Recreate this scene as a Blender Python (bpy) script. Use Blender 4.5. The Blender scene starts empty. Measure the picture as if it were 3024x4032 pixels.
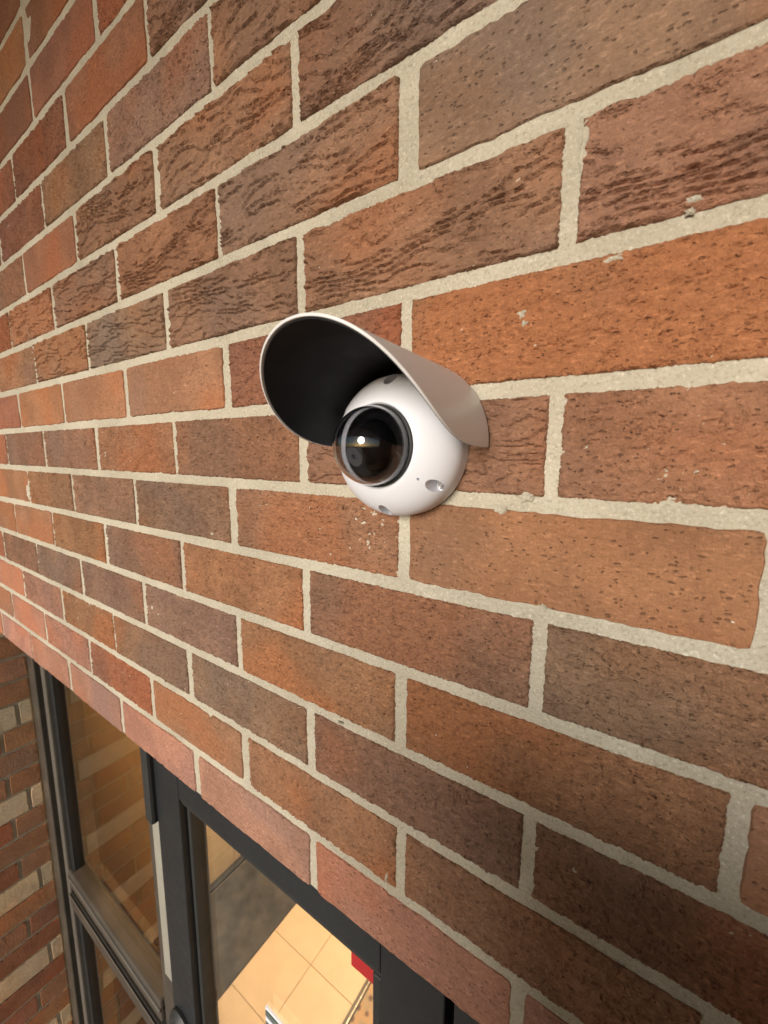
import bpy, bmesh, math, random
from mathutils import Vector, Matrix
random.seed(7)
R = math.radians
S = bpy.context.scene
COL = S.collection

# ------------------------------------------------------------------ camera
CAM = bpy.data.cameras.new('camera'); cam = bpy.data.objects.new('camera', CAM); COL.objects.link(cam)
yaw, pitch, roll = 0.590953, -0.144001, -0.00536390
Rz = Matrix.Rotation(yaw, 3, 'Z'); Rx = Matrix.Rotation(pitch, 3, 'X'); Ry = Matrix.Rotation(roll, 3, 'Y')
M = (Rz @ Rx @ Ry) @ Matrix.Rotation(R(90), 3, 'X')
cam.matrix_world = Matrix.Translation((-0.0501860, -0.2485863, 0.0296153)) @ M.to_4x4()
CAM.sensor_fit = 'HORIZONTAL'; CAM.sensor_width = 36.0; CAM.lens = 1586.172 / 3024 * 36.0
CAM.clip_start = 0.01; CAM.clip_end = 2000
CAM.dof.use_dof = True; CAM.dof.focus_distance = 0.36; CAM.dof.aperture_fstop = 13.0
S.camera = cam

# ------------------------------------------------------------------ world, sun, exposure
SUN_EL, SUN_AZ = 14.0, 4.0          # azimuth: 0 = straight at the wall (from -Y), negative = from the left
W = bpy.data.worlds.new('World'); S.world = W; W.use_nodes = True
wn = W.node_tree.nodes; bg = wn['Background']
sky = wn.new('ShaderNodeTexSky'); sky.sky_type = 'NISHITA'; sky.sun_disc = False
sky.sun_elevation = R(SUN_EL); sky.sun_rotation = R(180 - SUN_AZ)
W.node_tree.links.new(sky.outputs[0], bg.inputs[0]); bg.inputs[1].default_value = 0.07
SL = bpy.data.lights.new('sun', 'SUN'); SL.energy = 2.2; SL.angle = R(20); SL.color = (1.0, 0.95, 0.88)
sun = bpy.data.objects.new('sun', SL); COL.objects.link(sun)
to_sun = Vector((math.sin(R(SUN_AZ)) * math.cos(R(SUN_EL)), -math.cos(R(SUN_AZ)) * math.cos(R(SUN_EL)), math.sin(R(SUN_EL))))
sun.rotation_euler = to_sun.to_track_quat('Z', 'Y').to_euler(); sun.location = to_sun * 6
V = S.view_settings; V.view_transform = 'Standard'; V.look = 'None'; V.exposure = 0.78; V.gamma = 1.0; V.use_curve_mapping = False
S.cycles.max_bounces = 10; S.cycles.transparent_max_bounces = 12

# ------------------------------------------------------------------ helpers
def empty(name, loc, label, cat, group=None):
    o = bpy.data.objects.new(name, None); COL.objects.link(o); o.location = loc; o.empty_display_size = .05
    o['label'] = label; o['category'] = cat
    if group: o['group'] = group
    return o
def link(name, me, mat, parent=None, loc=(0, 0, 0), smooth=False):
    o = bpy.data.objects.new(name, me); COL.objects.link(o); o.location = loc
    if mat is not None and not me.materials: me.materials.append(mat)
    if parent: o.parent = parent
    if smooth:
        for p in me.polygons: p.use_smooth = True
    return o
def bm_obj(name, bm, mat, parent=None, origin=None, smooth=False, sharp=None):
    """verts given in world coordinates; origin = the parent's (or own) world position"""
    if origin is None: origin = parent.location if parent else Vector((0, 0, 0))
    own = Vector(origin)
    c = Vector((0, 0, 0))
    if bm.verts:
        for v in bm.verts: c += v.co
        c /= len(bm.verts)
    for v in bm.verts: v.co -= c
    bmesh.ops.recalc_face_normals(bm, faces=bm.faces)
    me = bpy.data.meshes.new(name); bm.to_mesh(me); bm.free()
    if sharp is not None:
        smooth = True
        me.set_sharp_from_angle(angle=R(sharp)) if hasattr(me, 'set_sharp_from_angle') else None
    o = link(name, me, mat, parent, (c - own) if parent else c, smooth)
    return o
def box(bm, x0, x1, y0, y1, z0, z1, bev=0.0):
    r = bmesh.ops.create_cube(bm, size=1.0)
    for v in r['verts']:
        v.co = Vector(((x0 + x1) / 2 + v.co.x * (x1 - x0), (y0 + y1) / 2 + v.co.y * (y1 - y0), (z0 + z1) / 2 + v.co.z * (z1 - z0)))
    if bev > 0:
        es = list({e for v in r['verts'] for e in v.link_edges})
        bmesh.ops.bevel(bm, geom=es, offset=bev, segments=2, profile=.5, affect='EDGES')
def box_obj(name, dims, mat, parent=None, bev=0.0015):
    bm = bmesh.new(); box(bm, *dims, bev); return bm_obj(name, bm, mat, parent)
def tube(bm, pts, r, n=14, cap=True):
    pts = [Vector(p) for p in pts]; rings = []
    for i, p in enumerate(pts):
        d = (pts[min(i + 1, len(pts) - 1)] - pts[max(i - 1, 0)]).normalized()
        a = d.orthogonal().normalized() if i == 0 else (rings_a - d * rings_a.dot(d)).normalized()
        rings_a = a; b = d.cross(a)
        rr = r[i] if isinstance(r, (list, tuple)) else r
        rings.append([bm.verts.new(p + (a * math.cos(t) + b * math.sin(t)) * rr) for t in [2 * math.pi * k / n for k in range(n)]])
    for i in range(len(rings) - 1):
        for k in range(n): bm.faces.new((rings[i][k], rings[i][(k + 1) % n], rings[i + 1][(k + 1) % n], rings[i + 1][k]))
    if cap: bm.faces.new(rings[0][::-1]); bm.faces.new(rings[-1])
def lathe(bm, prof, cx, cz, n=96, close_last=False):
    """profile of (r, h), turned round the axis that leaves the wall (-Y)"""
    rings = []
    for r, h in prof:
        if r < 1e-6: rings.append([bm.verts.new((cx, -h, cz))])
        else: rings.append([bm.verts.new((cx + r * math.sin(2 * math.pi * k / n), -h, cz + r * math.cos(2 * math.pi * k / n))) for k in range(n)])
    for a, b in zip(rings, rings[1:]):
        for k in range(n):
            k2 = (k + 1) % n
            if len(a) == 1 and len(b) == 1: break
            if len(a) == 1: bm.faces.new((a[0], b[k2], b[k]))
            elif len(b) == 1: bm.faces.new((a[k], a[k2], b[0]))
            else: bm.faces.new((a[k], a[k2], b[k2], b[k]))

# ------------------------------------------------------------------ materials
class N:
    def __init__(s, name):
        s.m = bpy.data.materials.new(name); s.m.use_nodes = True; s.t = s.m.node_tree; s.b = s.t.nodes['Principled BSDF']
    def n(s, typ, **kw):
        x = s.t.nodes.new(typ)
        for k, v in kw.items(): setattr(x, k, v)
        return x
    def l(s, a, b): s.t.links.new(a, b)
    def math(s, op, a, b=None, c=None, clamp=False):
        x = s.n('ShaderNodeMath', operation=op); x.use_clamp = clamp
        for i, v in enumerate((a, b, c)):
            if v is None: continue
            if isinstance(v, (int, float)): x.inputs[i].default_value = v
            else: s.l(v, x.inputs[i])
        return x.outputs[0]
    def noise(s, vec, scale, detail=3, rough=.55, dist=0.0):
        x = s.n('ShaderNodeTexNoise'); s.l(vec, x.inputs['Vector']); x.inputs['Scale'].default_value = scale
        x.inputs['Detail'].default_value = detail; x.inputs['Roughness'].default_value = rough; x.inputs['Distortion'].default_value = dist
        return x.outputs[0]
    def ramp(s, fac, a, b, c0=(0, 0, 0, 1), c1=(1, 1, 1, 1)):
        x = s.n('ShaderNodeMapRange'); x.interpolation_type = 'SMOOTHSTEP'
        s.l(fac, x.inputs[0]); x.inputs[1].default_value = a; x.inputs[2].default_value = b
        return x.outputs[0]
    def mix(s, fac, a, b, mode='MIX'):
        x = s.n('ShaderNodeMix', data_type='RGBA', blend_type=mode)
        for i, v in ((0, fac), (6, a), (7, b)):
            if isinstance(v, (int, float)): x.inputs[i].default_value = v
            elif isinstance(v, tuple): x.inputs[i].default_value = v if len(v) == 4 else (*v, 1)
            else: s.l(v, x.inputs[i])
        return x.outputs[2]
    def vec(s, scale=(1, 1, 1), rnd=True):
        tc = s.n('ShaderNodeTexCoord'); out = tc.outputs['Object']
        if rnd:
            oi = s.n('ShaderNodeObjectInfo'); s.oi = oi
            a = s.n('ShaderNodeVectorMath', operation='SCALE'); a.inputs[0].default_value = (37.1, 11.7, 53.3); s.l(oi.outputs['Random'], a.inputs['Scale'])
            b = s.n('ShaderNodeVectorMath', operation='ADD'); s.l(out, b.inputs[0]); s.l(a.outputs[0], b.inputs[1]); out = b.outputs[0]
        return out
    def scaled(s, v, sc):
        a = s.n('ShaderNodeVectorMath', operation='MULTIPLY'); s.l(v, a.inputs[0]); a.inputs[1].default_value = sc; return a.outputs[0]
    def bump(s, h, dist, strength=1.0):
        x = s.n('ShaderNodeBump'); x.inputs['Distance'].default_value = dist; x.inputs['Strength'].default_value = strength
        s.l(h, x.inputs['Height']); s.l(x.outputs[0], s.b.inputs['Normal'])

def simple(name, col, rough=.5, metal=0.0, bumpscale=None, bumpd=.0003, var=.12, spec=None):
    k = N(name); v = k.vec()
    n1 = k.noise(v, 9, 5, .6)
    c = k.mix(k.ramp(n1, .3, .7), tuple(x * (1 - var) for x in col), tuple(min(1, x * (1 + var)) for x in col)); k.l(c, k.b.inputs['Base Color'])
    k.b.inputs['Metallic'].default_value = metal
    rr = k.math('MULTIPLY_ADD', k.noise(v, 60, 4), .25, rough - .12, clamp=True); k.l(rr, k.b.inputs['Roughness'])
    if spec is not None: k.b.inputs['Specular IOR Level'].default_value = spec
    if bumpscale: k.bump(k.noise(v, bumpscale, 3), bumpd)
    return k.m

def brick_material(name, style):
    k = N(name); v = k.vec(); oi = k.oi
    blotch = k.noise(v, 16, 3, .6); fine = k.noise(v, 230, 4, .7); grain = k.noise(v, 700, 2, .6); big = k.noise(v, 7, 2, .5)
    sep = k.n('ShaderNodeSeparateXYZ'); k.l(v, sep.inputs[0])
    def saw(freq, warp_scale, warp_amp, sx, det=3):
        """short wavy flakes: a saw tooth in height whose phase is bent by noise; the drop faces down"""
        w = k.noise(k.scaled(v, (sx, 1, 1)), warp_scale, det, .62)
        ph = k.math('MULTIPLY_ADD', sep.outputs[2], freq, k.math('MULTIPLY', w, warp_amp))
        f = k.math('FRACT', ph)                        # rises upwards, drops at the wrap
        return k.math('SUBTRACT', 1.0, f), ph
    if style != 'smooth':
        rid = k.noise(k.scaled(v, (.6, 1, 1)), 240, 4, .7); dist = .0032 if style == 'ridged' else .0045
    else:
        lines = k.noise(k.scaled(v, (1.5, 1, .25)), 190, 3, .65)
        f, ph = saw(70, 20, 5, .35)
        m = k.ramp(k.noise(k.scaled(v, (.4, 1, 1)), 50, 3, .6), .52, .66)
        rid = k.math('MULTIPLY_ADD', k.math('MULTIPLY', f, m), .45, k.math('MULTIPLY', lines, .55)); dist = .0042
    rid = k.math('MULTIPLY', rid, oi.outputs['Alpha'])
    # drag pits: small, irregular, in patches
    pv = k.scaled(v, (.6, 1, 1.25)); wp = k.n('ShaderNodeVectorMath', operation='ADD')
    nz = k.n('ShaderNodeTexNoise'); k.l(v, nz.inputs['Vector']); nz.inputs['Scale'].default_value = 260; nz.inputs['Detail'].default_value = 2
    k.l(pv, wp.inputs[0]); k.l(k.scaled(nz.outputs['Color'], (.0035, .0035, .0035)), wp.inputs[1])
    vo = k.n('ShaderNodeTexVoronoi'); vo.inputs['Scale'].default_value = 520; k.l(wp.outputs[0], vo.inputs['Vector'])
    sc = k.n('ShaderNodeSeparateColor'); k.l(vo.outputs['Color'], sc.inputs[0])
    pick = k.math('GREATER_THAN', sc.outputs[0], k.math('MULTIPLY_ADD', blotch, -.32, 1.0))
    pit = k.math('MULTIPLY', k.ramp(vo.outputs['Distance'], .46, .14), pick)
    vo2 = k.n('ShaderNodeTexVoronoi'); vo2.inputs['Scale'].default_value = 300; k.l(wp.outputs[0], vo2.inputs['Vector'])
    s2 = k.n('ShaderNodeSeparateColor'); k.l(vo2.outputs['Color'], s2.inputs[0])
    speck = k.math('MULTIPLY', k.math('LESS_THAN', vo2.outputs['Distance'], .15), k.math('GREATER_THAN', s2.outputs[1], .992))
    h = k.math('MULTIPLY_ADD', fine, .42, rid)
    h = k.math('MULTIPLY_ADD', grain, .22, h); h = k.math('MULTIPLY_ADD', pit, -.30, h); h = k.math('MULTIPLY_ADD', blotch, .05, h)
    k.bump(h, dist)
    base = oi.outputs['Color']
    dark = k.mix(1.0, base, (.82, .80, .80, 1), 'MULTIPLY'); lite = k.mix(1.0, base, (1.14, 1.12, 1.10, 1), 'MULTIPLY')
    c = k.mix(k.ramp(blotch, .32, .70), dark, lite)
    c = k.mix(k.math('MULTIPLY', k.ramp(big, .50, .66), .85), c, k.mix(1.0, base, (1.16, .92, .76, 1), 'MULTIPLY'))
    c = k.mix(k.math('MULTIPLY', k.ramp(big, .48, .32), .85), c, k.mix(1.0, base, (.84, .92, 1.04, 1), 'MULTIPLY'))
    c = k.mix(k.math('MULTIPLY', k.ramp(fine, .35, .65), .30), c, k.mix(1.0, c, (.62, .60, .58, 1), 'MULTIPLY'))
    c = k.mix(k.math('MULTIPLY', k.ramp(grain, .50, .75), .25), c, k.mix(1.0, c, (1.5, 1.5, 1.5, 1), 'MULTIPLY'))
    fl = k.noise(k.scaled(v, (.45, 1, 1.25)), 380, 3, .7)
    c = k.mix(k.math('MULTIPLY', k.ramp(fl, .54, .68), .5), c, k.mix(1.0, c, (1.7, 1.75, 1.8, 1), 'MULTIPLY'))  # lit edges of the grit painted into the colour as lighter flecks
    c = k.mix(k.math('MULTIPLY', k.ramp(fl, .42, .30), .45), c, k.mix(1.0, c, (.45, .42, .40, 1), 'MULTIPLY'))
    c = k.mix(k.math('MULTIPLY', pit, .3), c, (.04, .025, .02, 1))
    lime = k.math('MULTIPLY', k.ramp(k.noise(v, 34, 4, .7), .66, .80), k.ramp(fine, .5, .62))
    c = k.mix(k.math('MULTIPLY', lime, .45), c, (.52, .44, .34, 1))
    c = k.mix(speck, c, (.7, .6, .48, 1))
    k.l(c, k.b.inputs['Base Color']); k.b.inputs['Roughness'].default_value = .9; k.b.inputs['Specular IOR Level'].default_value = .25
    return k.m

def mortar_material():
    k = N('mortar_sand'); v = k.vec(rnd=False)
    n1 = k.noise(v, 6, 4, .6); n2 = k.noise(v, 45, 4, .6); g = k.noise(v, 480, 3, .7); g2 = k.noise(v, 150, 3, .6)
    c = k.mix(k.ramp(n1, .35, .65), (.40, .362, .285, 1), (.49, .448, .358, 1))
    c = k.mix(k.math('MULTIPLY', k.ramp(n2, .5, .75), .35), c, (.60, .56, .47, 1))
    c = k.mix(k.math('MULTIPLY', k.ramp(g, .54, .68), .55), c, (.24, .21, .16, 1))
    c = k.mix(k.math('MULTIPLY', k.ramp(g2, .60, .74), .5), c, (.25, .20, .14, 1))
    c = k.mix(k.math('MULTIPLY', k.ramp(g, .44, .32), .5), c, (.72, .68, .58, 1))
    k.l(c, k.b.inputs['Base Color']); k.b.inputs['Roughness'].default_value = .95; k.b.inputs['Specular IOR Level'].default_value = .15
    h = k.math('MULTIPLY_ADD', g, .5, k.math('MULTIPLY', n2, 1.2)); h = k.math('MULTIPLY_ADD', g2, .7, h)
    k.bump(h, .0021)
    return k.m

def pane_material(name, tint, gloss_boost=1.0):
    k = N(name); t = k.t; out = t.nodes['Material Output']; t.nodes.remove(k.b)
    tr = k.n('ShaderNodeBsdfTransparent'); tr.inputs[0].default_value = (*tint, 1)
    gl = k.n('ShaderNodeBsdfGlossy'); gl.inputs['Roughness'].default_value = .0; gl.inputs[0].default_value = (1, 1, 1, 1)
    fr = k.n('ShaderNodeFresnel'); ge = k.n('ShaderNodeNewGeometry'); k.l(k.math('MULTIPLY_ADD', ge.outputs['Backfacing'], 1 / 1.5 - 1.5, 1.5), fr.inputs[0])
    f = k.math('MULTIPLY', fr.outputs[0], gloss_boost, clamp=True)
    mx = k.n('ShaderNodeMixShader'); k.l(f, mx.inputs[0]); k.l(tr.outputs[0], mx.inputs[1]); k.l(gl.outputs[0], mx.inputs[2]); k.l(mx.outputs[0], out.inputs[0])
    return k.m

M_ridged = brick_material('brick_ridged', 'ridged'); M_bark = brick_material('brick_bark', 'bark'); M_smooth = brick_material('brick_wirecut', 'smooth')
M_mortar = mortar_material()
M_white = simple('white_powder_coat', (.70, .715, .775), .42, bumpscale=900, bumpd=.00012, var=.015, spec=.4)
M_shield = simple('white_shield_plastic', (.66, .65, .655), .38, var=.015)
M_black = simple('matte_black_liner', (.008, .008, .010), .62, var=.1, spec=.25)
M_gasket = simple('dark_rubber', (.022, .023, .023), .55, var=.1)
M_steel = simple('bright_steel', (.72, .70, .68), .22, 1.0, var=.05)
M_door = simple('black_anodised_aluminium', (.016, .018, .020), .42, 0.0, 700, .0001, .12, .45)
M_frame = simple('weathered_bronze_aluminium', (.075, .065, .053), .40, .2, 300, .0002, .2)
M_edge = simple('grey_frame_lip', (.14, .13, .112), .38, .3, 300, .0001, .12)
M_strip = simple('cream_grey_trim', (.27, .26, .22), .5, 0, 300, .0001, .08)
M_tile = simple('beige_floor_tile', (.62, .50, .37), .32, 0, 40, .0004, .05)
M_grout = simple('tan_grout', (.47, .37, .25), .85, 0, 200, .0003, .1)
M_mat = simple('charcoal_carpet_mat', (.060, .055, .050), .95, 0, 420, .0015, .45, .1)
M_base = simple('black_rubber_base', (.02, .018, .016), .5, var=.2)
M_block = simple('painted_block', (.62, .50, .33), .6, 0, 120, .0006, .06)
M_plaster = simple('painted_plaster', (.58, .50, .40), .8, 0, 120, .0003, .06)
M_dark = simple('dark_brown_panel', (.045, .032, .025), .55, var=.2)
M_conc = simple('grey_concrete', (.30, .28, .25), .9, 0, 60, .002, .18)
M_soffit = simple('stained_soffit', (.30, .25, .20), .8, 0, 30, .001, .15)
M_red = simple('red_vinyl', (.42, .02, .022), .45, var=.06)
M_glass = pane_material('door_glass', (.95, .96, .94), 1.0)
M_glass2 = pane_material('sidelight_glass', (.70, .67, .62), .95)

# ------------------------------------------------------------------ ground and interior floor (setting)
ZF = -2.87
g = box_obj('ground', (-30, 30, -60, -0.02, ZF - .30, ZF - .02), M_conc, None, 0); g['kind'] = 'structure'

# ------------------------------------------------------------------ brick meshes
L, H, J = 0.2, 0.068, 0.0098
def brick_mesh(l, h, depth, seed, orient='xz'):
    """front face at y=0 looking to -Y, origin in the middle of the front face; ragged outline, eased arris"""
    rnd = random.Random(seed); nx, nz = max(4, int(l / .0045)), 12
    out = []
    def jit(a): return rnd.gauss(0, a)
    sk = [jit(.0006) for _ in range(4)]
    for i in range(nx): out.append((-l / 2 + l * i / nx, -h / 2, 0, -1))
    for i in range(nz): out.append((l / 2, -h / 2 + h * i / nz, 1, 0))
    for i in range(nx): out.append((l / 2 - l * i / nx, h / 2, 0, 1))
    for i in range(nz): out.append((-l / 2, h / 2 - h * i / nz, -1, 0))
    P = []; low = 0
    for x, z, ax, az in out:
        low = .75 * low + jit(.00022); d = low + jit(.00026)
        if rnd.random() < .04: d -= abs(jit(.0011))
        tx = x * (1 + 0) + (sk[0] if x < 0 else sk[1]) * (z / h); 
        cxx = .0008 if (abs(abs(x) - l / 2) < 1e-6 and abs(abs(z) - h / 2) < 1e-6) else 0
        P.append((tx + (ax * d if ax else 0) - math.copysign(cxx, x), z + (az * d if az else 0) - math.copysign(cxx, z) + sk[2] * x / l))
    vs, fs = [], []; n = len(P)
    for (x, z) in P:                                   # inner edge of the face
        k = 1 - .0008 / (l / 2); kz = 1 - .0008 / (h / 2); vs.append((x * k, jit(.00018), z * kz))
    for (x, z) in P: vs.append((x, .0011 + abs(jit(.0003)), z))
    for (x, z) in P: vs.append((x * .999, depth, z * .997))
    fs.append(tuple(range(n)))
    for a in (0, n):
        for i in range(n): fs.append((a + i, a + n + i, a + n + (i + 1) % n, a + (i + 1) % n))
    me = bpy.data.meshes.new('brick'); me.from_pydata(vs, [], fs)
    bm = bmesh.new(); bm.from_mesh(me); bmesh.ops.recalc_face_normals(bm, faces=bm.faces); bm.to_mesh(me); bm.free()
    return me
from mathutils import noise as NZ
def fbm(x, y, z, oct=3, rough=.55):
    v, a, t = 0.0, 1.0, 0.0
    for o in range(oct):
        v += NZ.noise(Vector((x, y, z))) * a; t += a; a *= rough; x *= 2.03; y *= 2.03; z *= 2.03
    return v / t
def sstep(v, a, b):
    t = min(1, max(0, (v - a) / (b - a))); return t * t * (3 - 2 * t)
def tooth(p, drop):
    """0..1 saw tooth, falling slowly upwards and dropping over a short stretch below each crest"""
    f = p - math.floor(p)
    return 1 - sstep(f, 0, 1 - drop) * .999 if f < 1 - drop else sstep(f, 1 - drop, 1)
def relief_ridged(x, z, s):
    w = fbm(x * 9, s, z * 30, 3, .55) + .13 * fbm(x * 75, s + 1, z * 120, 2)
    f = tooth(z * 118 + w * 4.6, .15)
    m = sstep(fbm(x * 24, s + 9, z * 85, 3), -.22, .0)
    f2 = tooth(z * 210 + fbm(x * 40, s + 4, z * 80, 2) * 5.0, .26)
    m2 = sstep(fbm(x * 46, s + 2, z * 90, 2), -.02, .15)
    return .0026 * f * m + .0009 * f2 * m2 + .0004 * fbm(x * 110, s + 3, z * 150, 2, .65)
def relief_bark(x, z, s):
    w = fbm(x * 40, s, z * 70, 3, .62)
    f = tooth(z * 190 + w * 8.0, .28)
    m = sstep(fbm(x * 70, s + 9, z * 110, 3), -.16, .08)
    return .0014 * f * m + 0.0023 * fbm(x * 170, s + 3, z * 250, 3, .75)
def relief_mesh(l, h, depth, seed, fn):
    """brick with the drag-faced relief of its front built as geometry"""
    rnd = random.Random(seed); nx = max(20, int(l / .00112)); nz = 56; sd = seed * 3.77
    def edge(n, a):
        o, low = [], 0
        for i in range(n + 1):
            low = .8 * low + rnd.gauss(0, a * .6); o.append(low + rnd.gauss(0, a))
        return o
    eb, et, el, er = edge(nx, .0002), edge(nx, .0002), edge(nz, .00022), edge(nz, .00022)
    vs = []
    for j in range(nz + 1):
        t = j / nz
        for i in range(nx + 1):
            q = i / nx
            x = (-l / 2 + el[j]) * (1 - q) + (l / 2 + er[j]) * q; z = (-h / 2 + eb[i]) * (1 - t) + (h / 2 + et[i]) * t
            d = min(i, nx - i, j, nz - j); e = (.0010, .00025, 0)[min(d, 2)]
            vs.append((x, e - fn(x, z, sd) * (1 if d else .35) - .0002, z))
    fs = []
    for j in range(nz):
        for i in range(nx):
            k = j * (nx + 1) + i; fs.append((k, k + 1, k + nx + 2, k + nx + 1))
    ring = [i for i in range(nx + 1)] + [j * (nx + 1) + nx for j in range(1, nz + 1)] + [nz * (nx + 1) + i for i in range(nx - 1, -1, -1)] + [j * (nx + 1) for j in range(nz - 1, 0, -1)]
    b0 = len(vs)
    for k in ring: vs.append((vs[k][0], depth, vs[k][2]))
    n = len(ring)
    for i in range(n): fs.append((ring[i], b0 + i, b0 + (i + 1) % n, ring[(i + 1) % n]))
    me = bpy.data.meshes.new('brick'); me.from_pydata(vs, [], fs)
    for p in me.polygons: p.use_smooth = True
    me.set_sharp_from_angle(angle=R(50))
    return me
MESH = {}
def get_mesh(l, h, mat, depth, nvar, rnd):
    key = (round(l, 3), round(h, 3), mat.name, round(depth, 3), rnd.randrange(nvar))
    if key not in MESH:
        fn = {M_ridged: relief_ridged, M_bark: relief_bark}.get(mat)
        sd = 3 + len(MESH) * 7
        m = relief_mesh(l, h, depth, sd, fn) if fn else brick_mesh(l, h, depth, sd)
        m.materials.append(mat); MESH[key] = m
    return MESH[key]
PAL = dict(o=(.305, .156, .086), r=(.275, .122, .075), b=(.268, .150, .094), m=(.246, .150, .102), d=(.228, .138, .088),
           t=(.300, .158, .092), p=(.355, .185, .132), k=(.245, .108, .062), c=(.66, .50, .33), y=(.290, .150, .086))
rb = random.Random(21)
def place_brick(parent, x, z, l, code, style, ridge, depth=.03, rot=0.0, pos=None, h=None, tone=1.0):
    mat = {'R': M_ridged, 'B': M_bark, 'S': M_smooth}[style]
    me = get_mesh(l, h or (H - J), mat, depth, 8 if style == 'S' else 13, rb)
    o = bpy.data.objects.new('brick', me); COL.objects.link(o); o.parent = parent
    p = Vector(pos) if pos is not None else Vector((x, 0, z))
    n = Vector((0, -1, 0)) if rot == 0 else Vector((math.sin(rot), -math.cos(rot), 0))
    o.location = p + n * max(-.0005, min(.0006, rb.gauss(0, .0003))) - parent.location
    o.rotation_euler = (rb.gauss(0, .003), rb.gauss(0, .0022), rot + rb.gauss(0, .0015))
    a, v = PAL[code], rb.uniform(.92, 1.08) * tone
    o.color = (a[0] * v * rb.uniform(.96, 1.04), a[1] * v, a[2] * v * rb.uniform(.94, 1.06), ridge)
    return o

# colour and face of every brick the photo shows, from the right-hand end leftwards
ROWS = {   # course: (u of first joint on the right, codes, styles)
 8: (0, 'bbrkokrkok', 'RRSSSSSSSS'), 7: (0, 'bbrrkrokro', 'RRBSSSSSSS'), 6: (-.5, 'bbbkkrkror', 'RRRSBBBSSS'),
 5: (0, 'bymbrkkror', 'RRBBBBSSSS'), 4: (-.5, 'bmbbrmbkro', 'RRRRSBBSSS'), 3: (0, 'mbybbkbrko', 'SRRRRBBSSS'),
 2: (-.5, 'bbbmbokrok', 'RRRRRBSSSS'), 1: (0, 'orooorkoro', 'BBSSSSSSSS'), 0: (-.5, 'obyybmrkor', 'BRBBBBSSSS'),
 -1: (0, 'otmboobkor', 'SBBBBSSSSS'), -2: (-.5, 'dboboyykro', 'BBBBBSSSSS'), -3: (-1, 'oyommmbkro', 'SBBBBBBSSS'),
 -4: (-.5, 'ybmboppkro', 'BBBBBBSSSS'), -5: (-1, 'oooyrppbkr', 'SBBSBBSSSS'), -6: (-.5, 'pppppppppp', 'SSSSSSSSSS'),
}
XL = -1.503                       # plane of the return wall at the left
wall = empty('brick_wall', (-.45, 0, -.403), 'large red brown brick wall with cream mortar joints carrying the white dome camera', 'wall')
RX = .62                          # right end of the wall
for c in range(-6, 17):
    if c in ROWS: u0, codes, sty = ROWS[c]
    else: u0, codes, sty = (0 if c % 2 else -.5), ''.join(rb.choice('okrkrb') for _ in range(10)), 'S' * 10
    zc = (c + .5) * H
    cuts = []; u = u0
    for code, s in zip(codes, sty): cuts.append((u, u + 1, code, s)); u += 1
    u = u0
    while -u * L < RX: cuts.append((u - 1, u, rb.choice('obrty'), 'S' if c < 2 else 'R')); u -= 1
    for ua, ub, code, s in cuts:
        xa, xb = -ua * L - J / 2, -ub * L + J / 2
        xa = min(xa, RX); xb = max(xb, XL + .004)
        if xa - xb < .02: continue
        jj = rb.gauss(0, .0011)
        ridge = {'R': rb.uniform(.75, 1.0), 'B': rb.uniform(.7, 1.0), 'S': rb.uniform(.3, .8)}[s]
        if c == 1 and ua < 1: ridge = .42
        if c == 0 and ua < 0: ridge = .30
        l = xa - xb
        l = L - J + .0 if abs(l - (L - J)) < 1e-4 else l
        place_brick(wall, (xa + xb) / 2 + jj, zc, round(l - .0004, 3), code, s, ridge, depth=.06 if c == -6 else .03)
# mortar bed: a gently uneven slab a few mm behind the brick faces
bm = bmesh.new(); nx, nz = 150, 90; x0, x1, z0, z1 = XL - .001, RX, -.4025, 17 * H
rm = random.Random(5); gv = []
for j in range(nz + 1):
    for i in range(nx + 1):
        gv.append(bm.verts.new((x0 + (x1 - x0) * i / nx, (.0012 + rm.gauss(0, .00018) + .0009 * NZ.noise(Vector((i * .35, j * .6, 3)))), z0 + (z1 - z0) * j / nz)))
for j in range(nz):
    for i in range(nx):
        a = j * (nx + 1) + i; bm.faces.new((gv[a], gv[a + 1], gv[a + nx + 2], gv[a + nx + 1]))
bb = [bm.verts.new(p) for p in ((x0, .0642, z0), (x1, .0642, z0), (x1, .0642, z1), (x0, .0642, z1))]
bm.faces.new(bb[::-1])
bot = gv[:nx + 1]; top = gv[-(nx + 1):]; lef = gv[::nx + 1]; rig = gv[nx::nx + 1]
bm.faces.new(bot[::-1] + [bb[0], bb[1]]); bm.faces.new(top + [bb[2], bb[3]]); bm.faces.new(lef + [bb[3], bb[0]]); bm.faces.new(rig[::-1] + [bb[1], bb[2]])
bm_obj('mortar', bm, M_mortar, wall, smooth=False)
# little mortar smears left on the brick faces
def smear(x, z, w, h, seed, name='mortar_smear'):
    rn = random.Random(seed); bm = bmesh.new(); n = 14; c = bm.verts.new((x, -.0034, z)); rg = []
    for k in range(n):
        t = 2 * math.pi * k / n; f = rn.uniform(.55, 1.15); rg.append(bm.verts.new((x + math.cos(t) * w * f, -.0004, z + math.sin(t) * h * f)))
    for k in range(n): bm.faces.new((c, rg[k], rg[(k + 1) % n]))
    bm_obj(name, bm, M_mortar, wall, smooth=True)
for a in ((-.122, .1095, .0035, .003, 1), (-.120, .1040, .002, .0022, 2), (-.114, .0045, .006, .003, 3), (-.128, -.0045, .005, .004, 4), (-.0945, .1855, .0022, .012, 5), (-.046, .146, .004, .0024, 8), (-.047, .141, .0025, .002, 9), (-.0775, .128, .006, .0022, 11), (-.262, -.205, .0035, .0016, 12), (-.31, .108, .004, .002, 13), (-.212, -.330, .0018, .006, 14), (-.10, -.062, .003, .002, 15)): smear(*a)

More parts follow.
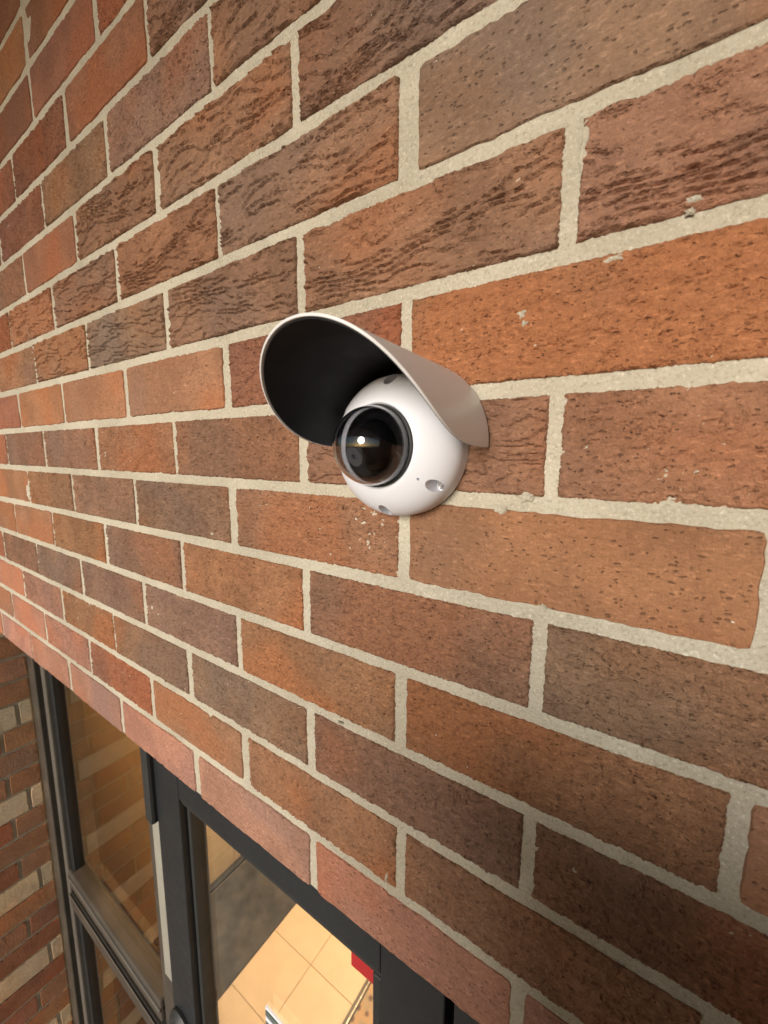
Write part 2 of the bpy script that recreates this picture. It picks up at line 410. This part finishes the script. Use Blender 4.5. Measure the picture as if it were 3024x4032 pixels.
# ------------------------------------------------------------------ return wall at the left, with cream courses
lw = empty('return_wall', (XL, -.25, ZF), 'narrow red brick return wall with cream bands beside the dark window frame', 'wall')
Y0, Y1 = -.36, .0765
for c in range(-42, 17):
    cream = (c + 11) % 4 == 0 and c < -6
    if cream: ys = .047
    elif c in (-12, -14, -16, -18, -21, -23, -25, -27, -29): ys = .0065
    else: ys = .1065 if c > -30 else (.1065 if c % 2 else .0065)
    if c > -7: ys = .1065 if c % 2 else .0065
    y = ys + L
    while y > Y0:
        a, b = min(y - J / 2, Y1), max(y - L + J / 2, Y0)
        if a - b > .008:
            code = 'c' if cream else rb.choice('ookotyr')
            place_brick(lw, 0, 0, round(a - b, 3), code, 'S', .3 if cream else .6, rot=R(90), pos=(XL, (a + b) / 2, (c + .5) * H), h=(H - .004) if cream else None, tone=1.15 if cream else 1.45)  # tone lightens these bricks to make up for weak light on the wall
        y -= L
box_obj('mortar', (XL - .10, XL - .0048, Y0, .2, ZF - .02, 17 * H), M_mortar, lw, 0)

# ------------------------------------------------------------------ canopy and right side wall, added out of view to shade the brick wall
can = empty('shade_canopy', (-.4, -1.0, .98), 'flat brown canopy added out of view to shade the top of the brick wall', 'canopy')
box_obj('soffit', (-3.2, 2.2, -2.0, -.012, .98, 1.0), M_soffit, can, 0)
box_obj('fascia', (-3.2, 2.2, -2.06, -2.003, .94, 1.25), M_frame, can, .004)
rw = empty('shade_side_wall', (RX + .055, -.3, ZF), 'plain brick side wall added out of view to cut the light from the right', 'wall')
for c in range(-42, 17):
    y = .0 if c % 2 else .1
    y += L
    while y > -.62:
        a, b = min(y - J / 2, .06), max(y - L + J / 2, -.62)
        if a - b > .02: place_brick(rw, 0, 0, round(a - b, 3), rb.choice('obrtbk'), 'S', .5, rot=R(-90), pos=(RX + .004, (a + b) / 2, (c + .5) * H))
        y -= L
box_obj('mortar', (RX + .0088, RX + .11, -.62, .2, ZF - .02, 17 * H), M_mortar, rw, 0)

pr = empty('shadow_pier', (.19, -.74, ZF - .02), 'square capped block added out of view to cast the lower right shadow', 'pier')  # added out of view, only casts the soft shadow at the lower right
box_obj('shaft', (-.13, .45, -.98, -.50, ZF - .02, -.09), M_conc, pr, .008)
box_obj('cap', (-.15, .47, -1.0, -.48, -.0895, -.015), M_conc, pr, .012)

# ------------------------------------------------------------------ interior lobby (setting)
fl = box_obj('lobby_floor', (-5.2, 1.2, .075, 4.2, ZF - .05, ZF - .004), M_grout, None, 0); fl['kind'] = 'structure'
TX = [-1.7545 + .3035 * i for i in range(3)]; TY = [.195 + .3057 * j for j in range(9)]
for i, x in enumerate(TX[:2]):
    for y in TY: box_obj('tile', (x + .0015, x + .3035 - .0015, y + .0015, y + .3057 - .0015, ZF - .0035, ZF + random.uniform(0, .0008)), M_tile, fl, .001)
ceil = box_obj('lobby_ceiling', (-5.2, 1.2, .13, 4.2, .10, .14), M_plaster, None, 0); ceil['kind'] = 'structure'
for nm, d in (('back_wall', (-5.2, 1.2, 4.2, 4.25, ZF - .05, .14)), ('far_side_wall', (-5.25, -5.2, .13, 4.25, ZF - .05, .14)), ('near_side_wall', (1.2, 1.25, .13, 4.25, ZF - .05, .14)), ('bulkhead', (-5.2, 1.2, .126, .15, -.45, .14)), ('flank_wall', (-5.2, XL - .105, .075, .12, ZF - .05, -.451))):
    o = box_obj(nm, d, M_plaster, None, 0); o['kind'] = 'structure'
# painted block pier behind the sidelight
pier = empty('block_pier', (-2.74, 1.1, ZF), 'pale yellow painted block pier seen through the glass behind the window', 'pier')
box_obj('grout_core', (-3.178, -2.304, .704, 2.6, ZF, .09), M_block, pier, 0)
for c in range(13):
    z0, z1 = ZF + c * .203 + .0, ZF + (c + 1) * .203 - .0025
    x = -3.182; off = .0 if c % 2 else .22
    xs = [-3.182] + [q for q in ([-2.9617, -2.5208] if c % 2 else [-2.7413]) ] + [-2.30]
    for a, b in zip(xs, xs[1:]): box_obj('block', (a + .001, b - .001, .70, .72, z0, z1), M_block, pier, .002)
    ys = [.7205] + ([1.02, 1.42, 1.82, 2.22] if c % 2 else [1.22, 1.62, 2.02]) + [2.6]
    for a, b in zip(ys, ys[1:]): box_obj('block', (-2.32, -2.30, a + .001, b - .001, z0, z1), M_block, pier, .002)
box_obj('cove_base', (-2.299, -2.262, .66, 2.6, ZF + .001, ZF + .03), M_base, pier, .004)
mt = empty('entrance_mat', (-2.0, 1.2, ZF), 'charcoal carpet walk-off mat beside the beige floor tiles', 'mat')
box_obj('carpet', (-4.4, -1.7545, .18, .655, ZF - .001, ZF + .008), M_mat, mt, .003)
box_obj('carpet', (-2.255, -1.7545, .6555, 2.9, ZF - .001, ZF + .008), M_mat, mt, .003)
dp = box_obj('dark_panel', (-4.6, -3.19, .86, .90, ZF, .09), M_dark, None, .003); dp['label'] = 'dark brown interior panel left of the yellow block pier'; dp['category'] = 'panel'
# metal-edged grille mat
gm = empty('grille_mat', (-.95, 1.2, ZF), 'brown spotted floor grille with a metal edging strip right of the tiles', 'floor grille')
box_obj('edge_strip', (-1.147, -1.118, .19, 2.9, ZF - .003, ZF + .006), M_frame, gm, .001)
box_obj('edge_lip', (-1.130, -1.122, .19, 2.9, ZF + .0062, ZF + .010), M_steel, gm, .001)
kg = N('rusty_grille'); v = kg.vec(rnd=False); vo = kg.n('ShaderNodeTexVoronoi'); vo.inputs['Scale'].default_value = 22; kg.l(v, vo.inputs['Vector'])
cc = kg.mix(kg.ramp(kg.noise(v, 20, 3), .35, .65), (.30, .23, .15, 1), (.42, .25, .12, 1))
cc = kg.mix(kg.math('SUBTRACT', 1.0, kg.ramp(vo.outputs['Distance'], .18, .42)), cc, (.08, .028, .012, 1))
kg.l(cc, kg.b.inputs['Base Color']); kg.b.inputs['Roughness'].default_value = .5
box_obj('grille', (-1.116, -.4, .19, 2.9, ZF - .003, ZF + .004), kg.m, gm, .001)
# ceiling lamp that lights the lobby
def lobby_lamp(x, y, power, label, w=.32):
    t = empty('ceiling_light', (x, y, .10), label, 'ceiling light', 'ceiling lights inside the lobby')
    box_obj('housing', (x - w, x + w, y - w, y + w, .075, .099), M_white, t, .003)
    k = N('lit_diffuser'); k.b.inputs['Emission Color'].default_value = (1, .68, .34, 1); k.b.inputs['Emission Strength'].default_value = 4.0
    box_obj('diffuser', (x - w + .03, x + w - .03, y - w + .03, y + w - .03, .066, .074), k.m, t, .001)
    la = bpy.data.lights.new('lamp', 'AREA'); la.shape = 'SQUARE'; la.size = 2 * w - .08; la.energy = power; la.color = (1, .71, .42)
    lo = bpy.data.objects.new('lamp', la); COL.objects.link(lo); lo.parent = t; lo.location = (0, 0, -.04)
lobby_lamp(-1.4, 1.9, 74, 'lit square ceiling light above the beige tiles')
lobby_lamp(-2.5, .42, 22, 'unseen square ceiling light added to brighten the front of the yellow pier', .22)  # added lamp, brightens the pier front that the first one misses

# ------------------------------------------------------------------ storefront in the opening
FY = .08
sl = empty('sidelight_window', (-1.17, FY, ZF), 'weathered bronze framed sidelight window between return wall and black door', 'window')
box_obj('jamb', (XL + .0015, -1.452, FY, FY + .05, ZF - .015, -.36), M_frame, sl, .003)
box_obj('jamb_groove', (-1.4515, -1.411, FY + .014, FY + .048, ZF - .015, -.36), M_door, sl, .001)
box_obj('jamb_lip', (-1.4105, -1.386, FY + .004, FY + .046, ZF - .015, -.36), M_edge, sl, .003)
box_obj('glazing_bead', (-1.3855, -1.362, FY + .014, FY + .04, ZF + .1, -.44), M_door, sl, .001)
box_obj('transom', (-1.3855, -.868, FY + .001, FY + .05, -1.312, -1.262), M_frame, sl, .004)
box_obj('transom_lip', (-1.3855, -.868, FY + .004, FY + .046, -1.245, -1.186), M_frame, sl, .005)
box_obj('transom_edge', (-1.3853, -.868, FY + .0005, FY + .02, -1.214, -1.204), M_edge, sl, .002)
box_obj('transom_edge', (-1.3853, -.868, FY - .001, FY + .0008, -1.268, -1.262), M_edge, sl, .0003)
box_obj('transom_groove', (-1.3855, -.868, FY + .016, FY + .046, -1.2615, -1.2455), M_door, sl, .001)
box_obj('head', (-1.3855, -.868, FY, FY + .05, -.44, -.36), M_frame, sl, .003)
box_obj('glass_pane', (-1.372, -.86, FY + .026, FY + .032, -1.20, -.43), M_glass2, sl, 0)
box_obj('glass_pane', (-1.372, -.86, FY + .026, FY + .032, ZF + .08, -1.30), M_glass2, sl, 0)
box_obj('sill', (-1.3855, -.868, FY, FY + .05, ZF - .015, ZF + .09), M_frame, sl, .003)
box_obj('mullion', (-.8675, -.842, FY + .012, FY + .05, ZF - .015, -.36), M_frame, sl, .003)
box_obj('mullion_trim', (-.8415, -.7935, FY + .008, FY + .05, -1.088, -.36), M_strip, sl, .002)
box_obj('mullion_trim', (-.8415, -.7935, FY + .008, FY + .05, ZF - .015, -1.0885), M_frame, sl, .002)

def door(name, xl, xr, ls, rs, label, hinge_left):
    d = empty(name, ((xl + xr) / 2, FY, ZF), label, 'door', 'black glazed entrance doors')
    zt, zb, zp = -.45, ZF - .005, -.582
    box_obj('stile', (xl, xl + ls, FY - .008, FY + .040, zb, zt), M_door, d, .002)
    box_obj('stile', (xr - rs, xr, FY - .008, FY + .040, zb, zt), M_door, d, .002)
    box_obj('top_rail', (xl + ls + .0005, xr - rs - .0005, FY - .0078, FY + .040, zp + .010, zt), M_door, d, .002)
    box_obj('bottom_rail', (xl + ls + .0005, xr - rs - .0005, FY - .0078, FY + .040, zb, zb + .25), M_door, d, .002)
    a, b = xl + ls + .0006, xr - rs - .0006
    box_obj('glazing_bead', (a, b, FY - .004, FY + .034, zp - .002, zp + .0095), M_gasket, d, .003)
    box_obj('glazing_bead', (b - .014, b, FY - .004, FY + .034, zb + .26, zp - .0025), M_gasket, d, .003)
    box_obj('glazing_bead', (a, a + .010, FY + .004, FY + .034, zb + .26, zp - .0025), M_gasket, d, .003)
    box_obj('glass_pane', (a + .009, b - .012, FY + .014, FY + .020, zb + .25, zp + .002), M_glass, d, 0)
    return d, zp
d1, zp = door('glazed_door', -.778, -.186, .082, .081, 'black framed glazed door right of the cream trimmed mullion', True)
hb = bmesh.new(); box(hb, -.803, -.776, FY - .020, FY + .006, -.665, -.50, .006); bm_obj('pivot_hinge', hb, M_gasket, d1)
hb = bmesh.new(); tube(hb, [(-.746, FY - .0085, -1.110), (-.746, FY - .014, -1.110), (-.746, FY - .022, -1.110)], [.034, .034, .026], 32); ro = bm_obj('lock_rose', hb, M_gasket, d1, sharp=35)
hb = bmesh.new(); tube(hb, [(-.746, FY - .0221, -1.110), (-.746, FY - .029, -1.110), (-.746, FY - .031, -1.110)], [.019, .019, .016], 32); bm_obj('lock_cylinder', hb, M_steel, ro, origin=ro.location + d1.location, sharp=35)
d2, _ = door('glazed_door', -.176, .40, .081, .081, 'second black glazed door leaf right of the narrow slit', False)
box_obj('astragal', (-.192, -.170, FY + .0405, FY + .048, ZF - .005, -.45), M_gasket, d2, .001)
hd = empty('door_header', (-.2, FY, -.40), 'black aluminium header above the glazed doors under the brick lintel', 'door frame')
box_obj('header', (-.7925, .615, FY + .0, FY + .045, -.446, -.36), M_door, hd, .002)
box_obj('right_jamb', (.402, .615, FY, FY + .045, ZF - .015, -.4465), M_door, hd, .002)
# red sticker and laminated sign on the door glass
st = box_obj('sticker', (-.3268, -.272, FY + .0125, FY + .0138, -.634, -.565), M_red, None, 0)
st['label'] = 'red rectangular sticker in the top right corner of the door glass'; st['category'] = 'sticker'
sg = empty('door_sign', (-.46, FY + .012, -.95), 'glossy grey green sign with white border on the door glass', 'sign')
k = N('sign_print'); v = k.vec(rnd=False)
wv = k.n('ShaderNodeTexNoise'); wv.inputs['Scale'].default_value = 26; k.l(v, wv.inputs['Vector'])
k.l(k.mix(k.ramp(wv.outputs[0], .42, .6), (.10, .13, .12, 1), (.19, .21, .11, 1)), k.b.inputs['Base Color']); k.b.inputs['Roughness'].default_value = .12
M_print = k.m
box_obj('backing', (-.506, -.30, FY + .010, FY + .0138, -1.12, -.864), M_white, sg, .0008)
box_obj('printed_sheet', (-.5035, -.304, FY + .0082, FY + .0098, -1.115, -.8685), M_print, sg, 0)
box_obj('glint_stripe', (-.5020, -.306, FY + .0070, FY + .0080, -.884, -.8765), M_white, sg, 0)  # white strip stands in for a reflection streak on the sign

# ------------------------------------------------------------------ dome camera
CX, CZ = -.1978, .0343; R0, H0, H1, R1, HB, RB = .0476, .0115, .0375, .0275, .0422, .0247
dc = empty('dome_camera', (CX, -.001, CZ), 'white dome security camera with dark glass bubble and visor on the brick wall', 'camera')
BB = (H1 - H0) / math.sqrt(1 - (R1 / R0) ** 2)
def surf_h(r): return H0 + BB * math.sqrt(max(0, 1 - (r / R0) ** 2))
prof = [(0, .0015), (R0 - .0012, .0015), (R0, .0028), (R0, H0)]
a1 = math.acos(R1 / R0)
for i in range(1, 17): prof.append((R0 * math.cos(a1 * i / 16), H0 + BB * math.sin(a1 * i / 16)))
prof += [(R1 - .0006, H1 + .0001), (R1 - .0016, H1 - .0012), (R1 - .0018, H1 - .006), (0, H1 - .006)]
bm = bmesh.new(); lathe(bm, prof, CX, CZ, 128); body = bm_obj('body', bm, M_white, dc)
SCREWS = [(3.2, .0432), (124.6, .0437), (-178.2, .0437), (-58, .0437)]
cut = bmesh.new()
def pt(ang, r): return CX + r * math.sin(R(ang)), CZ + r * math.cos(R(ang))
for ang, r in SCREWS:
    rr = .0425; x, z = pt(ang, rr)
    tube(cut, [(x, -(surf_h(rr) - .0125), z), (x, -.06, z)], .0040, 32)
x, z = pt(125.5, .0345); tube(cut, [(x, -(surf_h(.0345) - .003), z), (x, -.06, z)], .00085, 16)
cutter = bm_obj('cutter', cut, None)
md = body.modifiers.new('b', 'BOOLEAN'); md.object = cutter; md.operation = 'DIFFERENCE'; md.solver = 'EXACT'
bpy.context.view_layer.update()
dg = bpy.context.evaluated_depsgraph_get(); me2 = bpy.data.meshes.new_from_object(body.evaluated_get(dg))
body.modifiers.clear(); body.data = me2; bpy.data.objects.remove(cutter)
for p in me2.polygons: p.use_smooth = True
me2.set_sharp_from_angle(angle=R(32))
for ang, r in SCREWS:
    rr = .0432; x, z = pt(ang, rr); hb0 = surf_h(.0425) - .0125
    bm = bmesh.new(); tube(bm, [(x, -hb0 + .0005, z), (x, -hb0 - .0022, z), (x, -hb0 - .0030, z), (x, -hb0 - .0024, z)], [.0026, .0026, .0018, .0010], 18); bm_obj('screw', bm, M_steel, dc, sharp=35)
# rubber ring round the bubble
bm = bmesh.new(); lathe(bm, [(R1 - .0022, H1 - .005), (R1 - .0016, H1 + .0006), (R1 - .0026, H1 + .0012), (RB + .0006, H1 + .0006), (RB - .0022, H1 - .004), (RB - .004, H1 - .0058)], CX, CZ, 96); bm_obj('seal_ring', bm, M_gasket, dc, sharp=50)
# clear bubble: outer and inner skin with a short collar
bm = bmesh.new(); th = .0013; po = []; pi_ = []
base_h = H1 - .0008
po.append((RB + .0002, base_h))
for i in range(0, 25):
    a = R(90) * i / 24; po.append((max(0, RB * math.cos(a)), HB + RB * math.sin(a)))
for i in range(24, -1, -1):
    a = R(90) * i / 24; pi_.append((max(0, (RB - th) * math.cos(a)), HB + (RB - th) * math.sin(a)))
pi_.append((RB - th, base_h))
lathe(bm, po + pi_ + [(RB + .0002, base_h)], CX, CZ, 96); bmesh.ops.remove_doubles(bm, verts=bm.verts, dist=1e-7)
k = N('bubble_polycarbonate'); k.b.inputs['Transmission Weight'].default_value = 1; k.b.inputs['IOR'].default_value = 1.5; k.b.inputs['Roughness'].default_value = 0
k.b.inputs['Base Color'].default_value = (.62, .62, .64, 1)
bub = bm_obj('bubble', bm, k.m, dc, sharp=60)
# black inner shroud and lens eyeball
bm = bmesh.new(); lathe(bm, [(RB - .002, H1 - .0015), (RB - .0035, H1 + .001), (.0165, H1 + .002), (.0165, H1 - .004), (0, H1 - .004)], CX, CZ, 64); bm_obj('inner_shroud', bm, M_black, dc, sharp=40)
ctr = Vector((CX, -(HB - .001), CZ)); dirn = Vector((-.10, -.93, -.36)).normalized()
bm = bmesh.new(); bmesh.ops.create_uvsphere(bm, u_segments=40, v_segments=24, radius=.0150, matrix=Matrix.Translation(ctr)); eye = bm_obj('eyeball', bm, M_black, dc, smooth=True)
bm = bmesh.new(); p = lambda s: ctr + dirn * s
tube(bm, [p(.010), p(.0168), p(.0172)], [.0078, .0078, .0070], 40); bm_obj('lens_barrel', bm, M_gasket, dc, sharp=40)
bm = bmesh.new(); tube(bm, [p(.0171), p(.0182), p(.0182), p(.0172)], [.0062, .0060, .0050, .0048], 40, cap=False); bm_obj('lens_ring', bm, M_steel, dc, sharp=40)
k = N('lens_glass'); k.b.inputs['Base Color'].default_value = (.02, .02, .03, 1); k.b.inputs['Roughness'].default_value = .02; k.b.inputs['Coat Weight'].default_value = 1; k.b.inputs['Specular IOR Level'].default_value = 1
bm = bmesh.new(); tube(bm, [p(.0165), p(.0176), p(.0181), p(.0183)], [.0049, .0044, .0026, .0006], 32); bm_obj('lens', bm, k.m, dc, sharp=60)
# visor: a tube round the body cut by a steep slant, white outside, black inside
HX, HZ, HR, HF, HY, HT, HK = CX + .0074, CZ + .0017, .0534, .0201, .1069, 1.6107, .3058
def hood_y(t): return HY * max(0.0, (math.cos(t) - math.cos(HT)) / (1 - math.cos(HT))) ** HK
def visor(name, dr0, dr1, mat, trim):
    bm = bmesh.new(); nt, ny = 140, 20; G = []
    ts = []
    for i in range(nt + 1):
        q = -1 + 2 * i / nt; ts.append(HT * math.copysign(1 - (1 - abs(q)) ** 1.6, q))
    for dr in (dr0, dr1):
        g = []
        for t in ts:
            ym = hood_y(t) - trim; ym = max(ym, .0012)
            row = []
            for j in range(ny + 1):
                y = ym * j / ny; r = HR + HF * y + dr
                row.append(bm.verts.new((HX + r * math.sin(t), -(.004 + y), HZ + r * math.cos(t))))
            g.append(row)
        G.append(g)
    for g, fl in zip(G, (0, 1)):
        for i in range(nt):
            for j in range(ny): bm.faces.new((g[i][j], g[i + 1][j], g[i + 1][j + 1], g[i][j + 1]))
    for i in range(nt):
        for j in (0, ny): bm.faces.new((G[0][i][j], G[0][i + 1][j], G[1][i + 1][j], G[1][i][j]))
    for i in (0, nt):
        for j in range(ny): bm.faces.new((G[0][i][j], G[0][i][j + 1], G[1][i][j + 1], G[1][i][j]))
    return bm
vis = bm_obj('visor', visor('visor', 0, -.0013, M_shield, 0), M_shield, dc, sharp=40)
lin = bm_obj('visor_liner', visor('liner', -.00145, -.0021, M_black, .0016), M_black, vis, origin=vis.location + dc.location, sharp=40)
# back plate that carries the visor
bm = bmesh.new(); lathe(bm, [(0, .0004), (R0 - .0012, .0004), (R0 - .0012, .0012), (0, .0012)], CX, CZ, 96); bm_obj('back_plate', bm, M_white, dc, sharp=40)

# black half collar that closes the gap between visor and body
bm = bmesh.new(); vv = []
for yy in (-.0042, -.0058):
    for rr in (R0 - .006, HR - .0023):
        vv.append([bm.verts.new((HX + rr * math.sin(t), yy, HZ + rr * math.cos(t))) for t in [HT * .97 * (-1 + 2 * i / 60) for i in range(61)]])
for i in range(60):
    for p_, q_ in ((0, 1), (1, 3), (3, 2), (2, 0)): bm.faces.new((vv[p_][i], vv[p_][i + 1], vv[q_][i + 1], vv[q_][i]))
bm_obj('visor_collar', bm, M_black, dc)
